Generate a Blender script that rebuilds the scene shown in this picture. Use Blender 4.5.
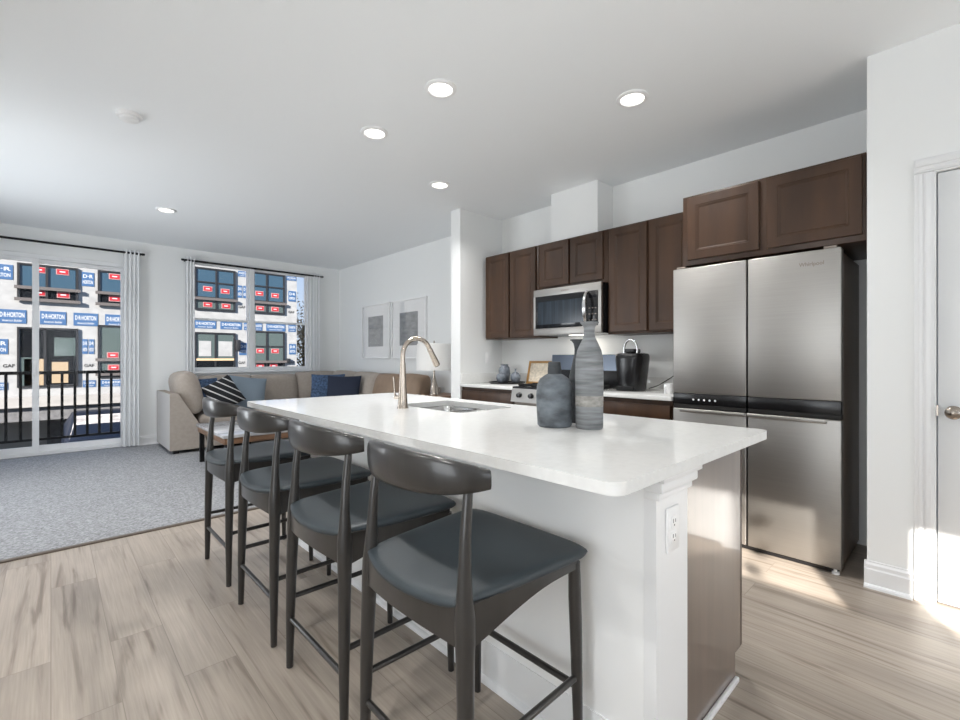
import bpy, bmesh, math, random
from mathutils import Vector, Matrix
random.seed(7)
S = bpy.context.scene
for o in list(bpy.data.objects): bpy.data.objects.remove(o)
COL = S.collection
R = math.radians

# ------------------------------------------------------------------ camera
H = 1.18
cd = bpy.data.cameras.new('camera'); cam = bpy.data.objects.new('camera', cd); COL.objects.link(cam)
cam.location = (0, 0, H); cam.rotation_euler = (R(90), 0, R(-43.1))
cd.sensor_width = 36; cd.lens = 458.5 / 960 * 36; cd.shift_y = -2 / 960; cd.clip_start = .05; cd.clip_end = 300
S.camera = cam

# ------------------------------------------------------------------ light
S.view_settings.view_transform = 'Standard'; S.view_settings.look = 'None'
S.view_settings.exposure = 0.50; S.view_settings.gamma = 1.0; S.view_settings.use_curve_mapping = False
SUN = 13.0; SKY = .72; FILL = 1.0; LAMP = 8.4
W = bpy.data.worlds.new('World'); S.world = W; W.use_nodes = True
wn = W.node_tree; wn.nodes.clear()
wo = wn.nodes.new('ShaderNodeOutputWorld'); bg = wn.nodes.new('ShaderNodeBackground')
tc = wn.nodes.new('ShaderNodeTexCoord'); sx = wn.nodes.new('ShaderNodeSeparateXYZ'); cr = wn.nodes.new('ShaderNodeValToRGB')
wn.links.new(tc.outputs['Generated'], sx.inputs[0]); wn.links.new(sx.outputs[2], cr.inputs[0])
cr.color_ramp.elements[0].position = 0.0; cr.color_ramp.elements[0].color = (.72, .82, .93, 1)
cr.color_ramp.elements[1].position = .35; cr.color_ramp.elements[1].color = (.30, .50, .88, 1)
wn.links.new(cr.outputs[0], bg.inputs[0]); bg.inputs[1].default_value = SKY; wn.links.new(bg.outputs[0], wo.inputs[0])

def lamp(name, kind, loc, direction, energy, color=(1, 1, 1), **kw):
    l = bpy.data.lights.new(name, kind); l.energy = energy; l.color = color
    for k, v in kw.items(): setattr(l, k, v)
    o = bpy.data.objects.new(name, l); COL.objects.link(o); o.location = loc
    o.rotation_euler = Vector(direction).to_track_quat('-Z', 'Y').to_euler()
    return o
SUND = Vector((.80, .44, -.40)).normalized()
lamp('sun', 'SUN', (-8, -6, 9), SUND, SUN, (1, .94, .86), angle=R(.5))
# fill area lamps added behind and left of the camera, outside added windows
lamp('fill_front', 'AREA', (1.0, -3.75, 1.5), (0, 1, .9), 36 * FILL, (.93, .97, 1), shape='RECTANGLE', size=2.9, size_y=2.0)
lamp('fill_left', 'AREA', (-1.6, .28, 1.25), (1, .35, .35), 24 * FILL, (.93, .97, 1), shape='RECTANGLE', size=1.3, size_y=1.7)
lamp('fill_living', 'AREA', (-1.95, 5.3, 1.15), (1, 0, .06), 70 * FILL, (.93, .97, 1), shape='RECTANGLE', size=2.0, size_y=1.9)
S.cycles.use_denoising = True
S.cycles.max_bounces = 12; S.cycles.diffuse_bounces = 9; S.cycles.glossy_bounces = 4; S.cycles.transparent_max_bounces = 12
S.cycles.sample_clamp_indirect = 6; S.cycles.caustics_reflective = False; S.cycles.caustics_refractive = False

# ------------------------------------------------------------------ materials
def srgb(r, g, b):
    f = lambda c: (c / 255 / 12.92) if c / 255 <= .04045 else ((c / 255 + .055) / 1.055) ** 2.4
    return (f(r), f(g), f(b), 1)
def mat(name, col, rough=.5, metal=0, spec=.5, coat=0, var=0, vscale=(8, 8, 8), bump=0, bscale=(60, 60, 60), emit=0, detail=4, rvar=0):
    m = bpy.data.materials.new(name); m.use_nodes = True; nt = m.node_tree; b = nt.nodes['Principled BSDF']
    b.inputs['Base Color'].default_value = col; b.inputs['Roughness'].default_value = rough; b.inputs['Metallic'].default_value = metal
    b.inputs['Specular IOR Level'].default_value = spec; b.inputs['Coat Weight'].default_value = coat; b.inputs['Coat Roughness'].default_value = .08
    if emit: b.inputs['Emission Color'].default_value = col; b.inputs['Emission Strength'].default_value = emit
    def noise(sc):
        t = nt.nodes.new('ShaderNodeTexCoord'); mp = nt.nodes.new('ShaderNodeMapping'); n = nt.nodes.new('ShaderNodeTexNoise')
        mp.inputs['Scale'].default_value = sc; n.inputs['Scale'].default_value = 1; n.inputs['Detail'].default_value = detail
        nt.links.new(t.outputs['Object'], mp.inputs[0]); nt.links.new(mp.outputs[0], n.inputs[0]); return n
    if var:
        n = noise(vscale); r = nt.nodes.new('ShaderNodeValToRGB'); nt.links.new(n.outputs[0], r.inputs[0])
        r.color_ramp.elements[0].position = .3; r.color_ramp.elements[1].position = .7
        r.color_ramp.elements[0].color = tuple(c * (1 - var) for c in col[:3]) + (1,)
        r.color_ramp.elements[1].color = tuple(min(1, c * (1 + var)) for c in col[:3]) + (1,)
        nt.links.new(r.outputs[0], b.inputs['Base Color'])
        if rvar:
            mr = nt.nodes.new('ShaderNodeMapRange'); mr.inputs[3].default_value = rough - rvar; mr.inputs[4].default_value = rough + rvar
            nt.links.new(n.outputs[0], mr.inputs[0]); nt.links.new(mr.outputs[0], b.inputs['Roughness'])
    if bump:
        n = noise(bscale); bp = nt.nodes.new('ShaderNodeBump'); bp.inputs['Strength'].default_value = bump; bp.inputs['Distance'].default_value = .004
        nt.links.new(n.outputs[0], bp.inputs['Height']); nt.links.new(bp.outputs[0], b.inputs['Normal'])
    return m
def glass_mat(name, tint=(1, 1, 1, 1), fac=None):
    m = bpy.data.materials.new(name); m.use_nodes = True; nt = m.node_tree; nt.nodes.clear()
    o = nt.nodes.new('ShaderNodeOutputMaterial'); mx = nt.nodes.new('ShaderNodeMixShader'); t = nt.nodes.new('ShaderNodeBsdfTransparent')
    g = nt.nodes.new('ShaderNodeBsdfGlossy'); g.inputs['Roughness'].default_value = 0.01; t.inputs[0].default_value = tint
    f = nt.nodes.new('ShaderNodeFresnel'); f.inputs[0].default_value = fac or 1.25
    ge = nt.nodes.new('ShaderNodeNewGeometry'); mu = nt.nodes.new('ShaderNodeMath'); mu.operation = 'MULTIPLY'; iv = nt.nodes.new('ShaderNodeMath'); iv.operation = 'SUBTRACT'; iv.inputs[0].default_value = 1
    nt.links.new(ge.outputs['Backfacing'], iv.inputs[1]); nt.links.new(f.outputs[0], mu.inputs[0]); nt.links.new(iv.outputs[0], mu.inputs[1])
    nt.links.new(mu.outputs[0], mx.inputs[0]); nt.links.new(t.outputs[0], mx.inputs[1]); nt.links.new(g.outputs[0], mx.inputs[2])
    nt.links.new(mx.outputs[0], o.inputs[0]); return m
def floor_mat():
    m = bpy.data.materials.new('vinyl_planks'); m.use_nodes = True; nt = m.node_tree; b = nt.nodes['Principled BSDF']
    N = nt.nodes.new; L = nt.links.new
    t = N('ShaderNodeTexCoord'); s = N('ShaderNodeSeparateXYZ'); c = N('ShaderNodeCombineXYZ')
    L(t.outputs['Object'], s.inputs[0]); L(s.outputs[1], c.inputs[0]); L(s.outputs[0], c.inputs[1])
    br = N('ShaderNodeTexBrick'); br.offset = .37; br.inputs['Scale'].default_value = 1; br.inputs['Brick Width'].default_value = 1.22
    br.inputs['Row Height'].default_value = .18; br.inputs['Mortar Size'].default_value = .0014; br.inputs['Mortar Smooth'].default_value = .1
    br.inputs['Color1'].default_value = (0, 0, 0, 1); br.inputs['Color2'].default_value = (1, 1, 1, 1); br.inputs['Mortar'].default_value = (.5, .5, .5, 1)
    L(c.outputs[0], br.inputs[0])
    # per plank shift of the grain
    sh = N('ShaderNodeVectorMath'); sh.operation = 'SCALE'; sh.inputs['Scale'].default_value = 7.3; L(br.outputs['Color'], sh.inputs[0])
    ad = N('ShaderNodeVectorMath'); ad.operation = 'ADD'; L(c.outputs[0], ad.inputs[0]); L(sh.outputs[0], ad.inputs[1])
    def nz(sc, det, dist=0):
        mp = N('ShaderNodeMapping'); mp.inputs['Scale'].default_value = sc; L(ad.outputs[0], mp.inputs[0])
        n = N('ShaderNodeTexNoise'); n.inputs['Scale'].default_value = 1; n.inputs['Detail'].default_value = det; n.inputs['Distortion'].default_value = dist
        L(mp.outputs[0], n.inputs[0]); return n
    n1 = nz((1.1, 16, 1), 8, 1.2); n2 = nz((4, 130, 1), 3, .3); n3 = nz((.8, 2.2, 1), 3, .4)
    r1 = N('ShaderNodeValToRGB'); L(n1.outputs[0], r1.inputs[0]); e = r1.color_ramp.elements
    e[0].position = .3; e[0].color = (.215, .172, .135, 1); e[1].position = .62; e[1].color = (.40, .342, .286, 1)
    k = r1.color_ramp.elements.new(.44); k.color = (.365, .31, .258, 1)
    r3 = N('ShaderNodeMapRange'); r3.inputs[1].default_value = .3; r3.inputs[2].default_value = .7; r3.inputs[3].default_value = .84; r3.inputs[4].default_value = 1.12; L(n3.outputs[0], r3.inputs[0])
    r2 = N('ShaderNodeMapRange'); r2.inputs[1].default_value = .3; r2.inputs[2].default_value = .7; r2.inputs[3].default_value = .88; r2.inputs[4].default_value = 1.08; L(n2.outputs[0], r2.inputs[0])
    rb = N('ShaderNodeMapRange'); rb.inputs[3].default_value = .93; rb.inputs[4].default_value = 1.05; L(br.outputs['Color'], rb.inputs[0])
    m1 = N('ShaderNodeMath'); m1.operation = 'MULTIPLY'; L(r3.outputs[0], m1.inputs[0]); L(r2.outputs[0], m1.inputs[1])
    m2 = N('ShaderNodeMath'); m2.operation = 'MULTIPLY'; L(m1.outputs[0], m2.inputs[0]); L(rb.outputs[0], m2.inputs[1])
    vm = N('ShaderNodeVectorMath'); vm.operation = 'SCALE'; L(r1.outputs[0], vm.inputs[0]); L(m2.outputs[0], vm.inputs['Scale'])
    mx = N('ShaderNodeMix'); mx.data_type = 'RGBA'; L(br.outputs['Fac'], mx.inputs[0]); L(vm.outputs[0], mx.inputs[6]); mx.inputs[7].default_value = (.24, .20, .165, 1)
    L(mx.outputs[2], b.inputs['Base Color']); b.inputs['Roughness'].default_value = .38
    bp = N('ShaderNodeBump'); bp.inputs['Strength'].default_value = .15; bp.inputs['Distance'].default_value = .002; L(n2.outputs[0], bp.inputs['Height']); L(bp.outputs[0], b.inputs['Normal'])
    return m
M = dict(
 wall=mat('wall_paint', (.815, .823, .818, 1), .75, spec=.3, bump=.04, bscale=(220, 220, 220)),
 ceil=mat('ceiling_paint', (.885, .905, .918, 1), .85, spec=.2, bump=.04, bscale=(180, 180, 180)),
 trim=mat('white_trim', (.80, .805, .81, 1), .4),
 ipaint=mat('island_paint', (.87, .875, .87, 1), .6, spec=.3),
 door=mat('door_paint', (.74, .75, .755, 1), .45),
 floor=floor_mat(),
 carpet=mat('grey_carpet', (.31, .314, .325, 1), .95, spec=.1, var=.5, vscale=(70, 130, 90), bump=1.0, bscale=(110, 110, 110), detail=6),
 edge=mat('transition_strip', (.10, .075, .055, 1), .5),
 cab=mat('espresso_wood', (.052, .0265, .0145, 1), .38, var=.3, vscale=(9, 9, 1.4), spec=.35, detail=6),
 panel=mat('espresso_panel', (.12, .085, .066, 1), .30, var=.18, vscale=(18, 18, 1.2), coat=1),
 black=mat('black', (.008, .008, .009, 1), .25),
 blackm=mat('black_metal', (.006, .006, .0065, 1), .5, spec=.3),
 dark=mat('dark_gap', (.01, .009, .008, 1), .8),
 quartz=mat('white_quartz', (.73, .73, .715, 1), .055, var=.03, vscale=(45, 45, 45), detail=8),
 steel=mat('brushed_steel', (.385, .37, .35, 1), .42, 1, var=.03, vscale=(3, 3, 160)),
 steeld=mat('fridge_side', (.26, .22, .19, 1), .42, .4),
 chrome=mat('chrome', (.75, .75, .76, 1), .12, 1),
 nickel=mat('brushed_nickel', (.46, .40, .345, 1), .22, 1),
 knob=mat('satin_nickel_dark', (.34, .30, .26, 1), .25, 1),
 sink=mat('sink_steel', (.62, .62, .62, 1), .25, 1),
 stool=mat('dark_stained_wood', (.021, .019, .0175, 1), .30, var=.25, vscale=(30, 30, 4), coat=.3),
 leather=mat('charcoal_leather', (.024, .033, .039, 1), .48, var=.15, vscale=(9, 9, 9), bump=.12, bscale=(260, 260, 260)),
 sofa=mat('beige_linen', (.37, .325, .285, 1), .9, spec=.2, var=.06, vscale=(30, 30, 30), bump=.25, bscale=(300, 300, 300)),
 sofap=mat('light_taupe_back', (.50, .48, .46, 1), .85, spec=.2, bump=.2, bscale=(300, 300, 300)),
 navy=mat('navy_velvet', (.008, .014, .035, 1), .8, bump=.3, bscale=(90, 90, 90)),
 bluepat=mat('indigo_weave', (.045, .08, .15, 1), .9, var=.7, vscale=(40, 40, 40), bump=.3),
 slate=mat('slate_blue_fabric', (.19, .24, .29, 1), .85, bump=.2, bscale=(200, 200, 200)),
 marble=mat('grey_marble', (.42, .42, .43, 1), .15, var=.35, vscale=(2, 9, 5), detail=8),
 brown=mat('walnut', (.16, .085, .045, 1), .4, var=.25, vscale=(3, 20, 20)),
 rust=mat('caramel_leather', (.25, .175, .12, 1), .6, var=.1),
 shade=mat('lamp_shade_fabric', (.80, .79, .77, 1), .9, bump=.1, bscale=(300, 300, 300)),
 vase=mat('weathered_blue_grey', (.115, .13, .145, 1), .8, var=.6, vscale=(11, 11, 22), bump=.5, bscale=(40, 40, 130), detail=7),
 vase2=mat('weathered_grey_clay', (.19, .198, .205, 1), .85, var=.4, vscale=(7, 7, 70), bump=.5, bscale=(40, 40, 130), detail=7),
 vased=mat('dark_clay', (.05, .055, .06, 1), .8, var=.4, vscale=(20, 20, 40)),
 band=mat('worn_pale_clay', (.27, .26, .24, 1), .9, var=.4, vscale=(30, 30, 60)),
 bluegl=mat('blue_grey_glaze', (.16, .18, .21, 1), .22, var=.3, vscale=(25, 25, 25)),
 gold=mat('gilded_wood', (.40, .22, .075, 1), .4, .3, var=.2),
 paper=mat('aged_print', (.62, .55, .45, 1), .8, var=.22, vscale=(30, 30, 45), detail=8),
 white=mat('white_plastic', (.85, .85, .85, 1), .35),
 mat_=mat('art_mat_board', (.82, .82, .82, 1), .8),
 art=mat('grey_art_print', (.24, .25, .26, 1), .7, var=.3, vscale=(6, 6, 14), detail=8),
 glass=glass_mat('window_glass'),
 pglass=glass_mat('picture_glass', fac=1.7),
 mwglass=mat('dark_oven_glass', (.006, .007, .009, 1), .08),
 mwmesh=mat('oven_window_screen', (.022, .031, .042, 1), .15, var=.4, vscale=(1, 60, 2)),
 panelgl=mat('glossy_slate_panel', (.10, .125, .17, 1), .22, .3),
 curtain=mat('white_curtain_linen', (.78, .79, .80, 1), .9, bump=.15, bscale=(250, 250, 250)),
 wrap=mat('white_house_wrap', (.29, .293, .296, 1), .55, var=.12, vscale=(3, 3, 5), bump=.25, bscale=(4, 4, 9)),
 logo=mat('blue_print', (.03, .085, .195, 1), .6),
 ink=mat('white_print', (.42, .435, .455, 1), .6),
 bink=mat('black_print', (.02, .02, .02, 1), .6),
 fglass=mat('blue_reflective_glass', (.030, .064, .098, 1), .05, coat=.2),
 fglassg=mat('green_grey_glass', (.062, .084, .082, 1), .08, coat=.2),
 fglassd=mat('dark_glass', (.007, .008, .010, 1), .15, spec=.1),
 sash=mat('black_sash', (.012, .012, .014, 1), .5),
 ledge=mat('dark_ledge', (.09, .08, .078, 1), .6),
 red=mat('red_sticker', (.34, .011, .02, 1), .5),
 pink=mat('pale_sticker_edge', (.36, .2, .2, 1), .5),
 box=mat('cardboard', (.30, .23, .15, 1), .85),
 lumber=mat('raw_lumber', (.52, .38, .22, 1), .8),
 conc=mat('concrete', (.30, .29, .28, 1), .9, var=.15, vscale=(1, 1, 4)),
 conc_shade=mat('shaded_concrete', (.13, .13, .135, 1), .9, var=.2),  # shade under the overhang and in the garage recess, put into the colour
 garage=mat('taupe_garage_door', (.24, .235, .22, 1), .6),
 asph=mat('asphalt', (.06, .06, .06, 1), .9, var=.2),
 car=mat('navy_car_paint', (.004, .007, .016, 1), .45, spec=.25),
 wind=mat('windscreen', (.36, .34, .33, 1), .12, var=.7, vscale=(2.5, 2.5, 6)),  # pale mottled colour stands in for reflections on the glass
 tyre=mat('tyre_rubber', (.015, .015, .015, 1), .8),
 bark=mat('bark', (.10, .075, .055, 1), .9, var=.3),
 leaf=mat('dry_leaves', (.30, .19, .085, 1), .8, var=.4),
 lens=mat('downlight_lens', (1, .95, .87, 1), .5, emit=3.0),
 cord=mat('black_cord', (.01, .01, .01, 1), .5),
)

# ------------------------------------------------------------------ mesh builder
class MB:
    def __init__(s): s.bm = bmesh.new(); s.mats = []
    def mi(s, m):
        if m is None: return 0
        if m not in s.mats: s.mats.append(m)
        return s.mats.index(m)
    def box(s, x0, y0, z0, x1, y1, z1, bev=0, m=None, seg=2):
        x0, x1 = sorted((x0, x1)); y0, y1 = sorted((y0, y1)); z0, z1 = sorted((z0, z1))
        v = [s.bm.verts.new(p) for p in ((x0,y0,z0),(x1,y0,z0),(x1,y1,z0),(x0,y1,z0),(x0,y0,z1),(x1,y0,z1),(x1,y1,z1),(x0,y1,z1))]
        k = s.mi(m); fs = []
        for q in ((3,2,1,0),(4,5,6,7),(0,1,5,4),(1,2,6,5),(2,3,7,6),(3,0,4,7)):
            f = s.bm.faces.new([v[i] for i in q]); f.material_index = k; fs.append(f)
        if bev:
            es = list({e for f in fs for e in f.edges})
            bmesh.ops.bevel(s.bm, geom=es, offset=min(bev, .49 * min(x1-x0, y1-y0, z1-z0)), segments=seg, affect='EDGES', profile=.5)
        return s
    def poly(s, pts, m=None):
        f = s.bm.faces.new([s.bm.verts.new(p) for p in pts]); f.material_index = s.mi(m); return s
    def prism(s, pts2, axis, a, b, m=None):
        """extrude a 2d outline along axis from a to b; outline in the other two axes, in order"""
        def P(p, t):
            return {'x': (t, p[0], p[1]), 'y': (p[0], t, p[1]), 'z': (p[0], p[1], t)}[axis]
        A = [s.bm.verts.new(P(p, a)) for p in pts2]; B = [s.bm.verts.new(P(p, b)) for p in pts2]; k = s.mi(m); n = len(pts2); fs = []
        fs.append(s.bm.faces.new(A)); fs.append(s.bm.faces.new(B[::-1]))
        for i in range(n): fs.append(s.bm.faces.new((A[i], B[i], B[(i+1) % n], A[(i+1) % n])))
        for f in fs: f.material_index = k
        bmesh.ops.recalc_face_normals(s.bm, faces=fs); return s
    def grid(s, rows, closed_u=False, caps=False, m=None):
        V = [[s.bm.verts.new(p) for p in r] for r in rows]; k = s.mi(m); fs = []
        n = len(rows[0])
        for i in range(len(V) - 1):
            for j in range(n if closed_u else n - 1):
                j2 = (j + 1) % n
                fs.append(s.bm.faces.new((V[i][j], V[i][j2], V[i+1][j2], V[i+1][j])))
        if caps: fs.append(s.bm.faces.new(V[0][::-1])); fs.append(s.bm.faces.new(V[-1]))
        for f in fs: f.material_index = k
        bmesh.ops.recalc_face_normals(s.bm, faces=fs); return s
    def lathe(s, c, prof, n=32, m=None, caps=True, sx=1, sy=1):
        rows = [[(c[0] + r * sx * math.cos(2*math.pi*j/n), c[1] + r * sy * math.sin(2*math.pi*j/n), c[2] + z) for j in range(n)] for r, z in prof]
        return s.grid(rows, True, caps, m)
    def tube(s, pts, rad, n=12, m=None, flat=None):
        pts = [Vector(p) for p in pts]
        if not hasattr(rad, '__len__'): rad = [rad] * len(pts)
        up = None; rows = []
        for i, p in enumerate(pts):
            t = (pts[min(i+1, len(pts)-1)] - pts[max(i-1, 0)]).normalized()
            if up is None:
                up = Vector((0, 0, 1)) if abs(t.z) < .9 else Vector((1, 0, 0))
            u = (up - t * up.dot(t)).normalized(); w = t.cross(u); up = u
            rows.append([tuple(p + (u * math.cos(2*math.pi*j/n) + w * math.sin(2*math.pi*j/n)) * rad[i]) for j in range(n)])
        return s.grid(rows, True, True, m)
    def cushion(s, c, a, b, w, d, t, n=14, p=4, q=.5, k=.12, sag=0, m=None):
        """soft pad: a, b are its plane axes, the normal is a x b"""
        c, a, b = Vector(c), Vector(a).normalized(), Vector(b).normalized(); nn = a.cross(b)
        def ring(sgn):
            rows = []
            for i in range(n + 1):
                u = math.sin(math.pi/2*(-1 + 2*i/n)); r = []
                for j in range(n + 1):
                    v = math.sin(math.pi/2*(-1 + 2*j/n))
                    h = t/2 * max(0, (1-abs(u)**p) * (1-abs(v)**p)) ** q
                    uu = u * (1 - k * v*v) * w/2; vv = v * (1 - k * u*u) * d/2
                    r.append(tuple(c + a*uu + b*vv + nn*(sgn*h - sag*(1-u*u)*(1-v*v))))
                rows.append(r)
            return rows
        s.grid(ring(1), m=m); s.grid(ring(-1), m=m)
        bmesh.ops.remove_doubles(s.bm, verts=s.bm.verts, dist=1e-5)
        bmesh.ops.recalc_face_normals(s.bm, faces=s.bm.faces); return s
    def build(s, name, material=None, parent=None, angle=40, flip=False):
        org = Vector(ORG.get(parent.name, (0, 0, 0))) if parent else Vector((0, 0, 0))
        return s._make(name, material, parent, org, angle)
    def _make(s, name, material, parent, org, angle):
        if org.length: bmesh.ops.translate(s.bm, verts=s.bm.verts, vec=-org)
        me = bpy.data.meshes.new(name); s.bm.to_mesh(me); s.bm.free()
        for mm in (s.mats or [material]): me.materials.append(mm)
        if angle:
            for p in me.polygons: p.use_smooth = True
            me.set_sharp_from_angle(angle=R(angle))
        o = bpy.data.objects.new(name, me); COL.objects.link(o)
        if parent: o.parent = parent; ORG[o.name] = tuple(org)
        return o
    def top(s, name, material, org, angle=40):
        """a single-mesh top-level thing with its origin at org"""
        o = s._make(name, material, None, Vector(org), angle); o.location = org; ORG[o.name] = tuple(org); return o
ORG = {}
def tag(o, label, cat, group=None):
    o['label'] = label; o['category'] = cat
    if group: o['group'] = group
    return o
def thing(name, label, cat, loc, group=None):
    o = bpy.data.objects.new(name, None); COL.objects.link(o); o.location = loc; o.empty_display_size = .1
    ORG[o.name] = tuple(loc); return tag(o, label, cat, group)
def struct(o): o['kind'] = 'structure'; return o
def tri_fill(mb, loops, z, m=None):
    es = []
    for lp in loops:
        vs = [mb.bm.verts.new((p[0], p[1], z)) for p in lp]
        for i in range(len(vs)): es.append(mb.bm.edges.new((vs[i], vs[(i+1) % len(vs)])))
    return bmesh.ops.triangle_fill(mb.bm, edges=es, use_beauty=True)
def wall_with_holes(mb, axis, pos0, pos1, a0, a1, z0, z1, holes):
    """slab from pos0 to pos1 across axis; holes (a, b, z0, z1)"""
    cuts = sorted({a0, a1, *[h[0] for h in holes], *[h[1] for h in holes]})
    for i in range(len(cuts) - 1):
        c0, c1 = cuts[i], cuts[i+1]; hs = [h for h in holes if h[0] <= c0 + 1e-6 and h[1] >= c1 - 1e-6]
        spans = [(z0, z1)]
        for h in hs:
            spans = [q for sp in spans for q in ((sp[0], h[2]), (h[3], sp[1])) if q[1] - q[0] > 1e-4]
        for q in spans:
            if axis == 'y': mb.box(c0, pos0, q[0], c1, pos1, q[1])
            else: mb.box(pos0, c0, q[0], pos1, c1, q[1])
def text_mesh(mb, body, origin, ux, uy, size, m, bold=0, align='CENTER', depth=.001, width=None):
    """letters as thin relief; ux, uy are the reading and up directions"""
    c = bpy.data.curves.new('t', 'FONT'); c.body = body; c.size = 1; c.align_x = align; c.align_y = 'CENTER'; c.offset = bold; c.resolution_u = 3
    o = bpy.data.objects.new('t', c); COL.objects.link(o); dg = bpy.context.evaluated_depsgraph_get()
    me = bpy.data.meshes.new_from_object(o.evaluated_get(dg)); bpy.data.objects.remove(o); bpy.data.curves.remove(c)
    ux, uy = Vector(ux), Vector(uy); n = ux.cross(uy)
    xs = [v.co.x for v in me.vertices]
    sx = size if width is None else width / max(1e-6, max(xs) - min(xs))
    k = mb.mi(m); vs = [mb.bm.verts.new(Vector(origin) + ux * v.co.x * sx + uy * v.co.y * size + n * depth) for v in me.vertices]
    for p in me.polygons:
        try: f = mb.bm.faces.new([vs[i] for i in p.vertices]); f.material_index = k
        except ValueError: pass
    bpy.data.meshes.remove(me)

# ================================================================== SETTING
CZ = 2.74; XW = 3.74; YB = 7.65; XL = -1.2; YF = -3.4; XC = 3.09
YCAR = 3.82   # carpet edge
struct(MB().box(XL-.12, YF-.12, -.10, XW+.12, YCAR-.02, 0).build('floor', M['floor']))
struct(MB().box(XL-.12, YCAR+.02, -.10, XW+.12, YB+.14, .006).build('carpet', M['carpet']))
struct(MB().box(XL, YCAR-.02, -.10, XW, YCAR+.02, .009, .003).build('trim_1', M['edge']))
struct(MB().box(XL-.12, YF-.12, CZ, XW+.12, YB+.14, CZ+.1).build('ceiling', M['ceil']))
mb = MB(); wall_with_holes(mb, 'y', YB, YB+.14, XL-.12, XW+.12, 0, CZ, [(-1.06, .79, .006, 2.43), (1.44, 3.22, .98, 2.61)]); struct(mb.build('wall_back', M['wall'], angle=0))
struct(MB().box(XW, .37, 0, XW+.12, YB, CZ).build('wall_right', M['wall'], angle=0))
struct(MB().box(XC+.02, 3.625, 0, XW, 3.775, CZ).build('wall_partition', M['wall'], angle=0))
struct(MB().box(3.49, 2.225, 2.27, XW, 2.735, CZ).build('wall_chase', M['wall'], angle=0))
mb = MB(); wall_with_holes(mb, 'x', XC, XC+.12, YF, .365, 0, CZ, [(-.70, .11, 0, 2.07)]); mb.box(XC+.12, .255, 0, XW+.12, .365, CZ); struct(mb.build('wall_pantry', M['wall'], angle=0))
mb = MB(); wall_with_holes(mb, 'x', XL-.12, XL, YF, YB, 0, CZ, [(-2.75, -2.17, 1.97, 2.54), (-1.84, -1.25, 1.97, 2.54), (-.4, .95, .3, 2.2), (4.3, 6.3, .4, 2.2)]); struct(mb.build('wall_left', M['wall'], angle=0))
mb = MB(); wall_with_holes(mb, 'y', YF-.12, YF, XL-.12, XW+.12, 0, CZ, [(-.3, 2.4, .5, 2.4)]); struct(mb.build('wall_front', M['wall'], angle=0))

def base_profile(mb, p0, p1, nrm, h=.135, t=.016, shoe=True):
    """baseboard run from p0 to p1 (floor points) with nrm pointing into the room"""
    p0, p1, n = Vector((*p0, 0)), Vector((*p1, 0)), Vector((*nrm, 0))
    prof = [(0, 0), (t, 0), (t, h*.68), (t*.75, h*.74), (t*.75, h*.86), (t*.35, h*.94), (t*.3, h), (0, h)]
    if shoe: prof = [(0, 0), (t+.016, 0), (t+.014, .010), (t+.008, .017), (t, .02)] + prof[2:]
    rows = [[tuple(p + n*a + Vector((0, 0, z))) for a, z in prof] for p in (p0, p1)]
    mb.grid(rows, True, True)
mb = MB(); base_profile(mb, (.79, YB), (XW, YB), (0, -1)); struct(mb.build('baseboard_back', M['trim'], angle=25))
mb = MB(); base_profile(mb, (XW, 3.775), (XW, YB), (-1, 0)); struct(mb.build('baseboard_right', M['trim'], angle=25))
mb = MB(); base_profile(mb, (XC+.02, 3.625), (XC+.02, 3.775), (-1, 0)); struct(mb.build('baseboard_partition', M['trim'], angle=25))
mb = MB(); base_profile(mb, (XC, .19), (XC, .375), (-1, 0)); struct(mb.build('baseboard_pantry', M['trim'], angle=25))

# door with casing in the pantry wall
d = MB().box(XC+.012, -.695, .012, XC+.05, .105, 2.065, .003).build('door_1', M['door']); struct(d)
cas = MB()
def casing(y0, y1, z0, z1, side):
    w = y1 - y0
    cas.box(XC-.012, y0, z0, XC, y1, z1, .002)
    cas.box(XC-.019, y0 + w*.08, z0, XC-.010, y0 + w*.45, z1 - .006, .004) if side > 0 else None
    cas.box(XC-.016, y0 + w*.55, z0, XC-.010, y0 + w*.80, z1 - .006, .003) if side > 0 else None
casing(.118, .186, 0, 2.075, 1); casing(-.776, -.708, 0, 2.075, 1)
cas.box(XC-.012, -.776, 2.077, XC, .186, 2.145, .002); cas.box(XC-.019, -.771, 2.105, XC-.010, .181, 2.140, .004); cas.box(XC-.016, -.771, 2.084, XC-.010, .181, 2.098, .003)
cas.build('casing', M['trim'], d)
st_ = MB(); st_.box(XC+.055, .085, 0, XC+.10, .1099, 2.0699); st_.box(XC+.055, -.6999, 0, XC+.10, -.675, 2.0699); st_.box(XC+.055, -.675, 2.045, XC+.10, .085, 2.0699); st_.build('door_stop', M['trim'], d)
kb = MB()
def xlathe(mb, c, prof, n=20, m=None, sy=1, sz=1, sgn=-1):
    rows = [[(c[0] + sgn*x, c[1] + r*sy*math.cos(2*math.pi*j/n), c[2] + r*sz*math.sin(2*math.pi*j/n)) for j in range(n)] for r, x in prof]
    return mb.grid(rows, True, True, m)
xlathe(kb, (XC+.012, .052, .925), [(.030, 0), (.030, .004), (.012, .008), (.011, .028), (.020, .034), (.029, .044), (.030, .054), (.022, .064), (.004, .068)], 24)
kb.build('door_knob', M['knob'], d)
MB().box(XC-.0005, .103, .905, XC+.012, .1095, .955).build('latch_plate', M['knob'], d)

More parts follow.
